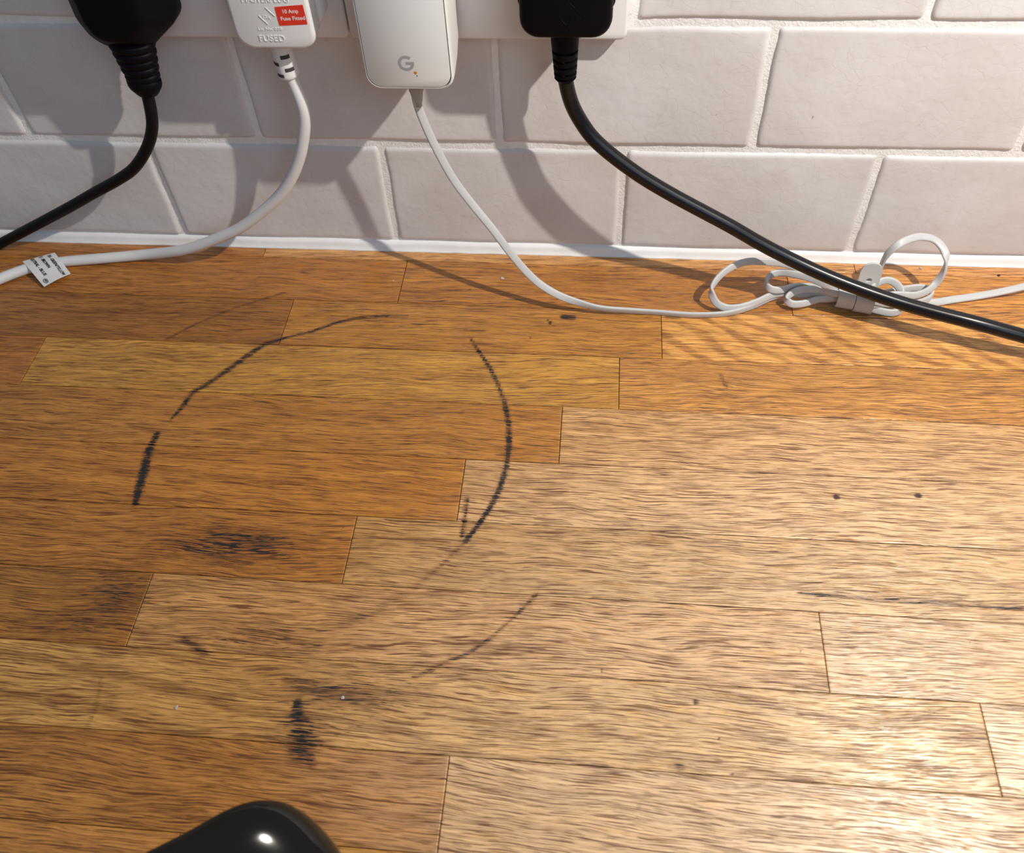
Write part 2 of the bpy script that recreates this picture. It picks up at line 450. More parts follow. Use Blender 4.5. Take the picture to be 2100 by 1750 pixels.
def tile_material():
    mt, nt, b = new_mat('crackle_glaze')
    g = G(nt)
    tc = g.n('ShaderNodeTexCoord')
    oi = g.n('ShaderNodeObjectInfo')
    off = g.n('ShaderNodeVectorMath', operation='ADD')
    g.link(tc.outputs['Object'], off.inputs[0])
    g.link(g.vec(oi.outputs['Random'], g.m('MULTIPLY', oi.outputs['Random'], 7.0), g.m('MULTIPLY', oi.outputs['Random'], 3.0)), off.inputs[1])
    P = off.outputs[0]
    nv = g.n('ShaderNodeTexNoise'); nv.inputs['Scale'].default_value = 55; nv.inputs['Detail'].default_value = 3
    g.link(P, nv.inputs['Vector'])
    wv = g.n('ShaderNodeVectorMath', operation='MULTIPLY_ADD')
    g.link(nv.outputs['Color'], wv.inputs[0]); wv.inputs[1].default_value = (0.012, 0.0, 0.012); g.link(P, wv.inputs[2])
    st = g.n('ShaderNodeMapping'); g.link(wv.outputs[0], st.inputs['Vector'])
    st.inputs['Scale'].default_value = (1.0, 0.0, 1.5); st.inputs['Rotation'].default_value = (0, 0.5, 0)
    lines = []
    for sc in (95.0, 210.0):
        v = g.n('ShaderNodeTexVoronoi', feature='DISTANCE_TO_EDGE')
        v.inputs['Scale'].default_value = sc
        g.link(st.outputs[0], v.inputs['Vector'])
        lines.append(g.ramp(v.outputs['Distance'], 0.004 if sc < 100 else 0.006, 0.020 if sc < 100 else 0.026, 1.0, 0.0))
    patch = g.ramp(g.noise(P, 28.0, 2), 0.38, 0.62)
    crack = g.m('MAXIMUM', lines[0], g.m('MULTIPLY', lines[1], g.m('MULTIPLY', patch, 0.6)))
    crack = g.m('MULTIPLY', crack, g.ramp(g.noise(P, 40.0, 2), 0.3, 0.6, 0.25, 1.0))
    big = g.noise(P, 22.0, 3)
    c = g.mix(g.ramp(big, 0.3, 0.7), (0.68, 0.65, 0.645, 1), (0.745, 0.725, 0.725, 1))
    c = g.mix(g.m('MULTIPLY', g.ramp(g.noise(P, 45.0, 2), 0.55, 0.8), 0.25), c, (0.64, 0.55, 0.50, 1))
    c = g.mix(g.m('MULTIPLY', crack, 0.15), c, (0.42, 0.37, 0.34, 1))
    dots = g.ramp(g.noise(P, 330.0, 1), 0.80, 0.84)
    c = g.mix(g.m('MULTIPLY', dots, 0.5), c, (0.25, 0.18, 0.13, 1))
    g.link(c, b.inputs['Base Color'])
    b.inputs['Roughness'].default_value = 0.30
    b.inputs['Specular IOR Level'].default_value = 0.4
    bp = g.n('ShaderNodeBump'); bp.inputs['Strength'].default_value = 0.5; bp.inputs['Distance'].default_value = 0.0006
    h = g.m('ADD', g.m('MULTIPLY', crack, -0.07), g.m('ADD', g.m('MULTIPLY', g.noise(P, 60.0, 3), 1.6), g.m('MULTIPLY', g.noise(P, 240.0, 2), 0.18)))
    g.link(h, bp.inputs['Height'])
    g.link(bp.outputs['Normal'], b.inputs['Normal'])
    return mt

M = {}
M['wood'] = wood_material()
M['tile'] = tile_material()
M['grout'] = plain('cement_grout', (0.88, 0.865, 0.84, 1), 0.85, 0.2, bump=0.9, bscale=900, var=0.12, vscale=250)
M['sealant'] = plain('white_silicone', (0.90, 0.90, 0.90, 1), 0.35, 0.4, bump=0.4, bscale=160, var=0.05, vscale=90)
M['glue'] = plain('dark_glue_line', (0.035, 0.018, 0.008, 1), 0.8, 0.1)
M['white'] = plain('white_plastic', (0.78, 0.77, 0.765, 1), 0.34, 0.45, bump=0.10, bscale=1800, var=0.02)
M['plate'] = plain('white_socket_plastic', (0.78, 0.77, 0.78, 1), 0.28, 0.45, var=0.02)
M['charger'] = plain('matt_white_charger', (0.74, 0.735, 0.72, 1), 0.45, 0.4, var=0.03, vscale=45)
M['wcable'] = plain('white_cable_sheath', (0.74, 0.735, 0.73, 1), 0.38, 0.45, var=0.05, vscale=150)
M['usb'] = plain('pale_grey_cable', (0.54, 0.54, 0.54, 1), 0.42, 0.4, var=0.05, vscale=120)
M['strap'] = plain('pale_silicone_strap', (0.53, 0.53, 0.525, 1), 0.5, 0.35, var=0.03)
M['connector'] = plain('grey_connector', (0.42, 0.41, 0.40, 1), 0.45, 0.4, var=0.04)
M['black'] = plain('black_rubber', (0.003, 0.003, 0.005, 1), 0.5, 0.10, bump=0.12, bscale=1500, var=0.2)
M['bcable'] = plain('black_cable_sheath', (0.004, 0.004, 0.006, 1), 0.28, 0.4, var=0.2, vscale=200)
M['bcable_matt'] = plain('black_matt_cable_sheath', (0.004, 0.004, 0.005, 1), 0.45, 0.2, var=0.2, vscale=200)
M['slot'] = plain('painted_hole_shade', (0.06, 0.06, 0.065, 1), 0.7, 0.2)
M['gap'] = plain('painted_groove_grey', (0.10, 0.10, 0.10, 1), 0.7, 0.2)
M['logo'] = plain('grey_print', (0.36, 0.36, 0.36, 1), 0.5, 0.3, var=0.02)
M['red'] = plain('red_sticker', (0.78, 0.045, 0.025, 1), 0.4, 0.4, var=0.06)
M['printwhite'] = plain('white_print', (0.85, 0.80, 0.78, 1), 0.5, 0.3, var=0.02)
M['printblack'] = plain('black_print', (0.02, 0.02, 0.022, 1), 0.6, 0.2)
M['label'] = plain('paper_label', (0.74, 0.72, 0.71, 1), 0.4, 0.4, var=0.04, vscale=200)
M['orange'] = plain('orange_drip', (0.60, 0.22, 0.015, 1), 0.35, 0.4)
M['dark'] = plain('dark_glossy_plastic', (0.010, 0.0085, 0.007, 1), 0.06, 0.3, var=0.1)
M['crumb'] = plain('pale_crumb', (0.5, 0.42, 0.38, 1), 0.6, 0.3)
M['grit'] = plain('dark_crumb', (0.03, 0.03, 0.04, 1), 0.6, 0.3)

# ------------------------------------------------------------------ wall: grout bed, tiles, sealant bead
XL, XR = -620.0, 480.0
def grid_box(name, x0, x1, y, z0, z1, thick, mat, nx, nz, jit=0.0):
    V, F = [], []
    xs = np.linspace(x0, x1, nx); zs = np.linspace(z0, z1, nz)
    for z in zs:
        for x in xs:
            V.append((x*MM, (y + jit*rng.uniform(-1, 1))*MM, z*MM))
    for j in range(nz - 1):
        for i in range(nx - 1):
            F.append((j*nx + i, j*nx + i + 1, (j+1)*nx + i + 1, (j+1)*nx + i))
    n = len(V)
    V += [(x0*MM, (y+thick)*MM, z0*MM), (x1*MM, (y+thick)*MM, z0*MM), (x1*MM, (y+thick)*MM, z1*MM), (x0*MM, (y+thick)*MM, z1*MM)]
    c = [0, nx-1, nz*nx-1, (nz-1)*nx]
    F += [(n+1, n, n+3, n+2)]
    F.append(tuple([*range(0, nx)][::-1]) + (n, n+1))
    F.append(tuple(range((nz-1)*nx, nz*nx)) + (n+2, n+3))
    F.append(tuple(j*nx for j in range(nz)) + (n+3, n))
    F.append(tuple(j*nx + nx - 1 for j in range(nz))[::-1] + (n+1, n+2))
    return mesh_obj(name, V, F, mat)
wall = grid_box('wall_back', XL, XR, 1.5, -30.0, 290.0, 60.0, M['grout'], 380, 110, 0.18)
wall['kind'] = 'structure'
wall['label'] = 'white tiled kitchen wall with pale rough grout'

EDGE = np.array([0, .25, .6, 1.1, 1.8, 2.8, 4.5, 7.0])
def smooth_noise_1d(n, amp, step):
    k = max(2, int(n / step) + 2)
    return np.interp(np.arange(n), np.linspace(0, n, k), rng.uniform(-amp, amp, k))
def make_tile(x0, x1, z0, z1):
    w, h = x1 - x0, z1 - z0
    u = np.concatenate([EDGE, np.linspace(11, w - 11, 18), w - EDGE[::-1]])
    v = np.concatenate([EDGE, np.linspace(11, h - 11, 9), h - EDGE[::-1]])
    nu, nv = len(u), len(v)
    U, Vv = np.meshgrid(u, v)
    # hand-made outline: edges wander by a few tenths of a millimetre
    l, r_ = smooth_noise_1d(nv, .45, 4), smooth_noise_1d(nv, .45, 4)
    bt, tp = smooth_noise_1d(nu, .45, 5), smooth_noise_1d(nu, .5, 5)
    fx = U / w; fz = Vv / h
    PX = U + l[:, None]*(1-fx) + r_[:, None]*fx
    PZ = Vv + bt[None, :]*(1-fz) + tp[None, :]*fz
    e = np.minimum(np.minimum(U, w - U), np.minimum(Vv, h - Vv))
    ex = np.minimum(U, w - U); ez = np.minimum(Vv, h - Vv)
    drop = lambda d: 1.7 * np.clip(1 - d / 2.6, 0, 1) ** 2.2
    Yd = np.minimum(drop(ex) + drop(ez), 2.4)
    a, b_, ph1, ph2 = rng.uniform(.12, .38, 2).tolist() + rng.uniform(0, 6, 2).tolist()
    Yd = Yd + a*np.sin(U/w*5 + ph1)*np.cos(Vv/h*3.2 + ph2) + b_*.5*np.sin(U/w*9 + Vv/h*4 + ph2) + rng.uniform(-.25, .25) + rng.uniform(-.25, .25)*(fx - .5) + rng.uniform(-.35, .35)*(fz - .5)
    cx, cz = (x0 + x1)/2, (z0 + z1)/2
    V = [((PX[j, i] - w/2)*MM, Yd[j, i]*MM, (PZ[j, i] - h/2)*MM) for j in range(nv) for i in range(nu)]
    F = [(j*nu + i, j*nu + i + 1, (j+1)*nu + i + 1, (j+1)*nu + i) for j in range(nv-1) for i in range(nu-1)]
    ring = [i for i in range(nu)] + [j*nu + nu - 1 for j in range(1, nv)] + [(nv-1)*nu + i for i in range(nu-2, -1, -1)] + [j*nu for j in range(nv-2, 0, -1)]
    n = len(V)
    for k in ring:
        V.append((V[k][0], 6*MM, V[k][2]))
    m_ = len(ring)
    for k in range(m_):
        F.append((ring[k], n + k, n + (k+1) % m_, ring[(k+1) % m_]))
    return mesh_obj('tile', V, F, M['tile'], wall, loc=(cx*MM, 0, cz*MM))
PX_ = 135.3
for r in range(4):
    z0 = 6.5 + (0 if r == 0 else 69.6*r + 0.2)
    z1 = 6.5 + 69.6*(r+1) - 3.6
    x = (-324.6 if r % 2 else -256.6) - 2*PX_
    while x < XR:
        make_tile(max(x + 1.5, XL), min(x + PX_ - 1.5, XR), z0, z1)
        x += PX_

def sealant():
    prof = [(2.6, 6.2), (0.9, 5.7), (-0.2, 5.0), (-0.8, 4.2), (-1.1, 3.0), (-1.6, 1.7), (-2.3, .5), (-2.9, -.2), (2.6, -.2)]
    n = 320
    xs = np.linspace(XL, XR, n)
    k = len(prof)
    w1 = smooth_noise_1d(n, .5, 4); w2 = smooth_noise_1d(n, .5, 9); w3 = smooth_noise_1d(n, .35, 2)
    V, F = [], []
    for i, x in enumerate(xs):
        for j, (y, z) in enumerate(prof):
            f = 1 if 1 <= j <= 6 else 0
            V.append((x*MM, (y + f*w1[i]*.5 + (w3[i]*.4 if j in (5, 6, 7) else 0))*MM, (z + (w2[i] if j in (0, 1, 2, 3) else 0) + f*w3[i]*.3)*MM))
    for i in range(n-1):
        for j in range(k):
            F.append((i*k + j, i*k + (j+1) % k, (i+1)*k + (j+1) % k, (i+1)*k + j))
    F.append(tuple(range(k))); F.append(tuple((n-1)*k + j for j in range(k))[::-1])
    o = mesh_obj('trim_1', V, F, M['sealant'])
    fix_normals(o)
    o['kind'] = 'structure'
    o['label'] = 'bead of white silicone sealant between tiles and worktop'
sealant()

# ------------------------------------------------------------------ worktop of oak staves
worktop = thing('worktop', 'oiled oak butcher block worktop with dark ring stains', 'worktop', (0, -0.22, -0.03))
WT = Vector(worktop.location)
SW = 36.81
Y0 = -10.65
def seg_dist(px, py, pts):
    best = np.full(px.shape, -1e9)
    for (ax, ay, aw), (bx, by, bw) in zip(pts[:-1], pts[1:]):
        dx, dy = bx - ax, by - ay
        t = np.clip(((px-ax)*dx + (py-ay)*dy) / (dx*dx + dy*dy + 1e-9), 0, 1)
        d = np.hypot(px - ax - t*dx, py - ay - t*dy)
        w = (aw + t*(bw - aw)) * 0.5
        best = np.maximum(best, 1 - (d / (w + 1.1))**1.5)
    return np.clip(best, 0, 1)
# small drips and specks
for _ in range(46):
    BLOBS.append((rng.uniform(-340, 215), rng.uniform(-330, -30), rng.uniform(.6, 1.3), rng.uniform(.5, .9), rng.uniform(.55, .95), 1))
for _ in range(26):
    BLOBS.append((rng.uniform(20, 190), rng.uniform(-335, -230), rng.uniform(.6, 1.2), rng.uniform(.5, .9), rng.uniform(.6, 1), 1))
STRENGTH = {'arcR': 1.35, 'arcR2': .62, 'arcL': 1.25, 'arcL2': 1.5, 'lineS': 1.1, 'upL': .85, 'spotT': 1.5, 'blot': 1.2, 'blot2': 1.0, 'arcD': .9, 'crackR': 1.1, 'vert1': .7, 'rdash': .8}
def stave(row, x0, x1, rgb, gain=1.0, skew=0.0, bands=0.25, slope=0.0, pore=0.3, worn_gloss=None):
    gap = 0.13
    x0 += gap; x1 -= gap
    y1 = Y0 - SW*row - gap
    y0 = Y0 - SW*(row+1) + gap
    fine = row <= 8
    sx = 1.5 if fine else 12.0
    vx0, vx1 = max(x0, -390), min(x1, 262)
    xs = [x0] + ([x0 + .35])
    if fine and vx1 > vx0:
        xs += list(np.linspace(max(vx0, x0 + .8), min(vx1, x1 - .8), max(2, int((vx1 - vx0)/sx))))
    xs += [x1 - .35, x1]
    xs = np.unique(np.round(xs, 3))
    ys = np.unique(np.round(np.concatenate([[y0, y0 + .35], np.linspace(y0 + .8, y1 - .8, 24 if fine else 5), [y1 - .35, y1]]), 3))
    nx, ny = len(xs), len(ys)
    GX, GY = np.meshgrid(xs, ys)
    ex = np.minimum(GX - x0, x1 - GX); ey = np.minimum(GY - y0, y1 - GY)
    Zt = -0.16*np.clip(1 - np.minimum(ex, ey)/.35, 0, 1)
    cx, cy = (x0 + x1)/2, (y0 + y1)/2
    V = np.stack([(GX - cx).ravel(), (GY - cy).ravel(), Zt.ravel()], 1)*MM
    F = [(j*nx + i, j*nx + i + 1, (j+1)*nx + i + 1, (j+1)*nx + i) for j in range(ny-1) for i in range(nx-1)]
    ring = [i for i in range(nx)] + [j*nx + nx - 1 for j in range(1, ny)] + [(ny-1)*nx + i for i in range(nx-2, -1, -1)] + [j*nx for j in range(ny-2, 0, -1)]
    n = len(V)
    low = V[ring].copy(); low[:, 2] = -27*MM
    V = np.concatenate([V, low])
    m_ = len(ring)
    F += [(ring[k], n + k, n + (k+1) % m_, ring[(k+1) % m_]) for k in range(m_)]
    o = mesh_obj('stave', V, F, M['wood'], worktop, smooth=False, loc=(cx*MM - WT.x, cy*MM - WT.y, -WT.z))
    o.data.polygons.foreach_set('use_smooth', [True]*(len(F) - m_) + [False]*m_)
    A = {k: np.zeros(len(V)) for k in ('stain', 'knot', 'worn_gloss')}
    gx, gy = GX.ravel(), GY.ravel()
    if fine:
        for k, pts in STAINS.items():
            A['stain'][:n] = np.maximum(A['stain'][:n], STRENGTH[k]*seg_dist(gx, gy, pts))
        for (bx, by, a, b_, s, kn) in BLOBS:
            f = np.exp(-((gx-bx)/a)**2 - ((gy-by)/b_)**2)*s
            key = 'knot' if kn else 'stain'
            A[key][:n] = np.maximum(A[key][:n], f)
        A['worn_gloss'][:n] = WORN_GLOSS(gx, gy) if worn_gloss is None else worn_gloss
    for k, v in A.items():
        at = o.data.attributes.new(k, 'FLOAT', 'POINT')
        at.data.foreach_set('value', v.astype(np.float32))
    r, g_, b_, _ = lin(*rgb)
    kr, kg, kb = (1.0, 1.0, 1.10) if rgb[0] > 189 else (.95, 1.05, 1.0)
    o.color = (r*gain*kr, g_*gain*kg, b_*gain*kb, 1)
    o['seed'] = random.random()
    o['skew'] = skew + random.uniform(-.01, .01)
    o['bands'] = bands
    o['band_slope'] = slope
    o['pore'] = pore
    return o
def WORN_GLOSS(x, y):
    # rubbed-out finish at the front right, with the bright gloss there painted in
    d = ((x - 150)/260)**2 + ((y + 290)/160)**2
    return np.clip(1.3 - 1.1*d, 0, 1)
LAYOUT = {
 -1: [(-205, (172, 108, 50), {}), (153, (205, 150, 82), dict(skew=-.04)), (XR, (206, 146, 78), {})],
  0: [(-113.9, (170, 106, 44), dict(bands=.15)), (113, (170, 108, 46), dict(bands=.25, pore=.35)), (XR, (204, 142, 64), dict(bands=.3, pore=.5))],
  1: [(-176.2, (152, 95, 40), dict(pore=.35)), (39.2, (176, 116, 50), dict(bands=.35, pore=.3)), (XR, (214, 156, 78), dict(bands=1.0, slope=.30, pore=.2, skew=.02))],
  2: [(-314.6, (165, 102, 44), {}), (16.0, (184, 128, 58), dict(bands=.1, pore=.45, skew=-.03)), (XR, (194, 137, 64), dict(bands=.25, pore=.6))],
  3: [(-330, (160, 100, 44), {}), (-13.4, (172, 112, 50), dict(bands=.35, pore=.25)), (XR, (204, 158, 98), dict(bands=.2, pore=.65))],
  4: [(-60.4, (176, 112, 46), dict(bands=.5, pore=.25, skew=.02)), (XR, (206, 162, 104), dict(bands=.15, pore=.75))],
  5: [(-109.1, (170, 108, 46), dict(bands=.2, pore=.55)), (XR, (180, 130, 76), dict(bands=.5, pore=.5, slope=.03))],
  6: [(-199.0, (160, 104, 46), dict(bands=.1, pore=.75)), (104.6, (196, 146, 82), dict(bands=.35, pore=.7, slope=-.03)), (XR, (196, 152, 98), dict(bands=.3, pore=.5))],
  7: [(-258, (164, 104, 46), {}), (164.2, (188, 136, 76), dict(bands=.75, pore=.6, slope=.05)), (XR, (214, 180, 132), dict(bands=.4, pore=.6))],
  8: [(-49.5, (170, 112, 54), dict(bands=.35, pore=.6, skew=.04)), (XR, (198, 154, 98), dict(bands=.3, pore=.6, skew=.05))],
  9: [(-150, (168, 112, 56), {}), (90, (180, 126, 66), {}), (XR, (190, 140, 84), {})],
 10: [(-10, (168, 110, 52), {}), (XR, (180, 124, 64), {})],
 11: [(-210, (160, 104, 50), {}), (140, (176, 120, 60), {}), (XR, (184, 130, 70), {})],
}
GAIN = 1.25
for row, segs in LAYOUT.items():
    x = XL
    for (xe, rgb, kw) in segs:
        # paler boards, mostly at the right, darkened in colour to offset strong light
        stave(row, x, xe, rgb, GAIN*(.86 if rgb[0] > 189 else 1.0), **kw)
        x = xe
core = mesh_obj('core', *(lambda x0, x1, y0, y1, z0, z1: ([(x, y, z) for z in (z0, z1) for x, y in ((x0, y0), (x1, y0), (x1, y1), (x0, y1))],
    [(3, 2, 1, 0), (4, 5, 6, 7), (0, 1, 5, 4), (1, 2, 6, 5), (2, 3, 7, 6), (3, 0, 4, 7)]))((XL + 1)*MM, (XR - 1)*MM, (Y0 - 12*SW + 1)*MM - WT.y, (Y0 + SW - 1)*MM - WT.y, -26*MM - WT.z, -.9*MM - WT.z),
    M['glue'], worktop, smooth=False)

# ------------------------------------------------------------------ double sockets
def socket(x0, label):
    t = thing('double_socket', label, 'socket', (0, 0, 0), 'wall sockets')
    x1 = x0 + 134.5
    z0, z1 = 140.2, 226.0
    o = loft('faceplate', [(0.6, box_outline(x0, x1, z0, z1, 3.2)), (-7.0, box_outline(x0, x1, z0, z1, 3.2)), (-8.4, box_outline(x0 + .35, x1 - .35, z0 + .35, z1 - .35, 3.2)), (-9.0, box_outline(x0 + 1.3, x1 - 1.3, z0 + 1.3, z1 - 1.3, 3.0))], M['plate'], t)
    sharp(o, 50)
    return t
socket(-258.7, 'white double socket plate behind the black ribbed plug and white plug')
socket(-123.6, 'white double socket plate behind the charger and smooth black plug')

def shrink(c, e):
    return c

# ------------------------------------------------------------------ left black power lead
lead = thing('power_lead', 'black power lead with a ribbed boot at the far left socket', 'power lead', (0, 0, 0), 'power leads')
def plugL(s, dz=0.0, sx=None):
    c0 = np.array([-229.0, 167.0])
    o_ = rounded([(-247, 141, 14), (-221, 141, 8), (-203, 155, 9), (-203, 190, 8), (-253, 190, 8), (-253, 156, 12)])
    return c0 + np.array([0, dz]) + (o_ - c0)*np.array([sx or s, s])
o = loft('plug_body', [(-9.2, plugL(.97)), (-10.2, plugL(1)), (-19, plugL(1)), (-21.5, plugL(.965)), (-24.5, plugL(.88)), (-28.5, plugL(.745, 0, .70)), (-31.0, plugL(.665, 0, .61)), (-32.0, plugL(.62, 0, .56)), (-32.4, plugL(.56, 0, .50))], M['black'], lead)
ax, rad = [], []
zs = np.linspace(146, 124.5, 66)
for z in zs:
    f = (146 - z)/21.5
    ax.append((-230.0 - 1.3*f, -19.6, z))
    rr = 12.0 - 3.4*f
    rib = abs(math.sin((z - 124.0)/4.2*math.pi))
    rad.append(rr - 1.25*(1 - rib**.6))
for z, r in ((124.2, 8.7), (122, 8.7), (120.4, 8.2), (117.0, 5.9), (116.2, 5.2), (116.0, 4.0)):
    ax.append((-231.4 - .08*(124 - z), -19.8, z)); rad.append(r)
o = revolve('strain_relief', ax, rad, M['black'], lead, squash=.8)
sharp(o, 60)
sweep('cable', smooth_path(catmull([(-231.6, -19.9, 121)] + BLACK_L[1:], 8), 3), circle(3.15), M['bcable_matt'], lead)

# ------------------------------------------------------------------ white power lead
lead = thing('power_lead', 'white power lead with red fuse sticker and paper cable tag', 'power lead', (0, 0, 0), 'power leads')
def wf(e, zb=0.0):
    return box_outline(-171.0 + e, -132.6 - e, 147.6 + e + zb, 194 - e, 7.5)
def wb(e):
    return rounded([(-172 + e, 145.8 + e, 8), (-141 - e, 145.8 + e, 9), (-131.0 - e, 156, 7), (-131.0 - e, 195 - e, 6), (-177 + e, 195 - e, 6), (-177 + e, 156, 7)], 7)
body = loft('plug_body', [(-20.0, wf(1.2)), (-22.0, wf(.3)), (-29.5, wf(0)), (-31.6, wf(.35)), (-32.7, wf(1.1)), (-33.0, wf(2.0))], M['white'], lead)
loft('plug_base', [(-9.2, wb(.6)), (-10, wb(0)), (-18.0, wb(0)), (-19.6, wb(.5)), (-20.6, wb(1.8))], M['white'], lead)
# sticker and lettering on the plug face
st = loft('fuse_sticker', [(-33.0, rounded([(-148.4, 159.5, .3), (-135.0, 160.2, .3), (-135.2, 169.3, .3), (-148.6, 168.2, .3)], 3)), (-33.12, rounded([(-148.4, 159.5, .3), (-135.0, 160.2, .3), (-135.2, 169.3, .3), (-148.6, 168.2, .3)], 3))], M['red'], body)
sharp(st, 30)
st['label'] = 'red fuse rating sticker'
text_obj('sticker_text', '10 Amp', M['printwhite'], body, (-145.2, -33.12, 165.3), (1, 0, .04), (0, 0, 1), 1.75, 7.2, .03, bold=.018)
text_obj('sticker_text', 'Fuse Fitted', M['printwhite'], body, (-146.9, -33.12, 162.0), (1, 0, .04), (0, 0, 1), 1.7, 11.4, .03, bold=.018)
text_obj('embossed_text', 'FUSED', M['white'], body, (-159.4, -33.0, 152.0), (1, 0, 0), (0, 0, 1), 3.0, 12.0, .3)
text_obj('embossed_text', 'Lic No. 038', M['white'], body, (-158.8, -33.0, 157.3), (1, 0, 0), (0, 0, 1), 1.35, 11.2, .2)
text_obj('embossed_text', '13A', M['white'], body, (-155.2, -33.0, 163.2), (1, 0, -.25), (0, 0, 1), 1.5, 3.4, .2)
text_obj('embossed_text', 'MASTERPLUG', M['white'], body, (-163.0, -33.0, 170.3), (1, 0, 0), (0, 0, 1), 3.0, 21.5, .25)
def bar(name, a, b, w, y, t, mat, parent):
    a = np.array(a, float); b = np.array(b, float)
    d = (b - a)/np.linalg.norm(b - a); n_ = np.array([-d[1], d[0]])*w/2
    return loft(name, [(y, np.array([a - n_, b - n_, b + n_, a + n_])), (y - t, np.array([a - n_, b - n_, b + n_, a + n_]))], mat, parent)
bar('embossed_line', (-152.9, 168.0), (-149.4, 163.9), .35, -32.9, .35, M['white'], body)
bar('embossed_line', (-157.0, 164.2), (-153.6, 160.1), .35, -32.9, .35, M['white'], body)
ax = [(-155.6 + .9*f, -20.0, 146 - 19.3*f) for f in np.linspace(0, 1, 24)]
rad = [5.2 + .25*f for f in np.linspace(0, 1, 24)]
rad[-1] = 4.2; rad[-2] = 5.1
boot = revolve('strain_relief', ax, rad, M['white'], lead)
sharp(boot, 60)
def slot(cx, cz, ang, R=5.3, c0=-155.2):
    # curved dark piece on the boot; its colour paints in the recess shade
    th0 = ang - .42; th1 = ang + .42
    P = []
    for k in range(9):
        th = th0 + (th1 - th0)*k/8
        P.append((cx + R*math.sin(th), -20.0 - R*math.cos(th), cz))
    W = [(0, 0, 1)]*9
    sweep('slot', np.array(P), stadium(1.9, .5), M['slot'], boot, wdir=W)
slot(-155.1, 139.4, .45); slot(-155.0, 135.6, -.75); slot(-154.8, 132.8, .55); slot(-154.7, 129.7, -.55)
sweep('cable', smooth_path(catmull([(-154.6, -20, 131)] + WHITE, 8), 3), circle(3.2), M['wcable'], lead)

# paper tag folded over the cable
def tag_mesh():
    A, B, C_, D = [np.array(p) for p in TAG]
    nu, nv = 14, 10
    V, F = [], []
    def pt(u, v, off):
        p = (A*(1-u) + B*u)*(1-v) + (D*(1-u) + C_*u)*v
        lift = 1.1*math.sin(min(1, v*1.4)*math.pi) + .5*math.sin(u*3)*v
        return p + np.array([0, 0, lift + off])
    for off in (0, -.35):
        for j in range(nv):
            for i in range(nu):
                V.append(pt(i/(nu-1), j/(nv-1), off)*MM)
    n = nu*nv
    for j in range(nv-1):
        for i in range(nu-1):
            a = j*nu + i
            F.append((a, a + nu, a + nu + 1, a + 1)); F.append((n + a, n + a + 1, n + a + nu + 1, n + a + nu))
    ring = list(range(nu)) + [j*nu + nu - 1 for j in range(1, nv)] + [(nv-1)*nu + i for i in range(nu-2, -1, -1)] + [j*nu for j in range(nv-2, 0, -1)]
    for k in range(len(ring)):
        a, b = ring[k], ring[(k+1) % len(ring)]
        F.append((a, b, n + b, n + a))
    o = mesh_obj('cable_tag', V, F, M['label'], lead)
    fix_normals(o); sharp(o, 40)
    o['label'] = 'white paper tag with black printed wire colours'
    def text(s, u0, v0, v1, h):
        me = text_obj('tag_text', s, M['printblack'], o, (0, 0, 0), (1, 0, 0), (0, 1, 0), h, 1.0, 0, bold=.02)
        co = np.zeros(len(me.data.vertices)*3); me.data.vertices.foreach_get('co', co); co = co.reshape(-1, 3)/MM
        half = len(co)//2
        for k in range(len(co)):
            x, y = co[k, 0], co[k, 1]
            p = pt(u0 + y/20.0, v0 + (v1 - v0)*x, .2 if k < half else -.02)
            co[k] = p*MM
        me.data.vertices.foreach_set('co', co.ravel()); me.data.update()
    text('TH - GREEN/YELLOW', .74, .05, .97, 2.1)
    text('E - BROWN', .50, .03, .55, 2.1)
    text('EUTRAL - BLUE', .24, .02, .72, 2.1)
    # round printed mark in the corner
    V, F = [], []
    K = 20
    for k in range(K):
        a = 2*math.pi*k/K
        for r in (1.15, 1.55):
            V.append(pt(.17 + r*math.cos(a)/20, .88 + r*math.sin(a)/19, .2)*MM)
    for k in range(K):
        a, b = 2*k, 2*((k+1) % K)
        F.append((a, a+1, b+1, b))
    mesh_obj('tag_mark', V, F, M['printblack'], o, smooth=False)
    text('B', .15, .84, .92, 1.2)
tag_mesh()

# ------------------------------------------------------------------ right black power lead
lead = thing('power_lead', 'black power lead with a smooth square plug at the right socket', 'power lead', (0, 0, 0), 'power leads')
def rf(e):
    return box_outline(-38.2 + e, 3.5 - e, 153.2 + e, 199 - e, 8.5)
body = loft('plug_body', [(-17.0, rf(1.0)), (-18, rf(.2)), (-28, rf(0)), (-31.0, rf(.4)), (-32.4, rf(1.4)), (-33.0, rf(3.0))], M['black'], lead)
loft('plug_base', [(-9.2, box_outline(-40, 4.6, 158, 201, 6)), (-16.5, box_outline(-40, 4.6, 158, 201, 6)), (-17.5, box_outline(-39, 3.8, 159, 200, 5.5))], M['black'], lead)
bar('embossed_line', (-17.8, 172.5), (-9.0, 163.5), .4, -32.9, .25, M['black'], body)
bar('embossed_line', (-20.0, 163.5), (-15.0, 158.0), .4, -32.9, .25, M['black'], body)
text_obj('embossed_text', '13A', M['black'], body, (-17.0, -33.0, 163.0), (1, 0, -.1), (0, 0, 1), 2.2, 5.0, .15)
ax, rad = [], []
for z in np.linspace(156, 126.2, 120):
    f = max(0, (147 - z)/20.8)
    r = 6.6 - 1.35*f
    for zc in (142.2, 138.2, 134.7, 131.2, 128.6):
        if abs(z - zc) < .62:
            r -= 1.1
    if z < 128.0:
        r -= (128.0 - z)*.75
    ax.append((-18.1 + .4*f, -20.0, z)); rad.append(r)
boot = revolve('strain_relief', ax, rad, M['black'], lead)
sharp(boot, 50)
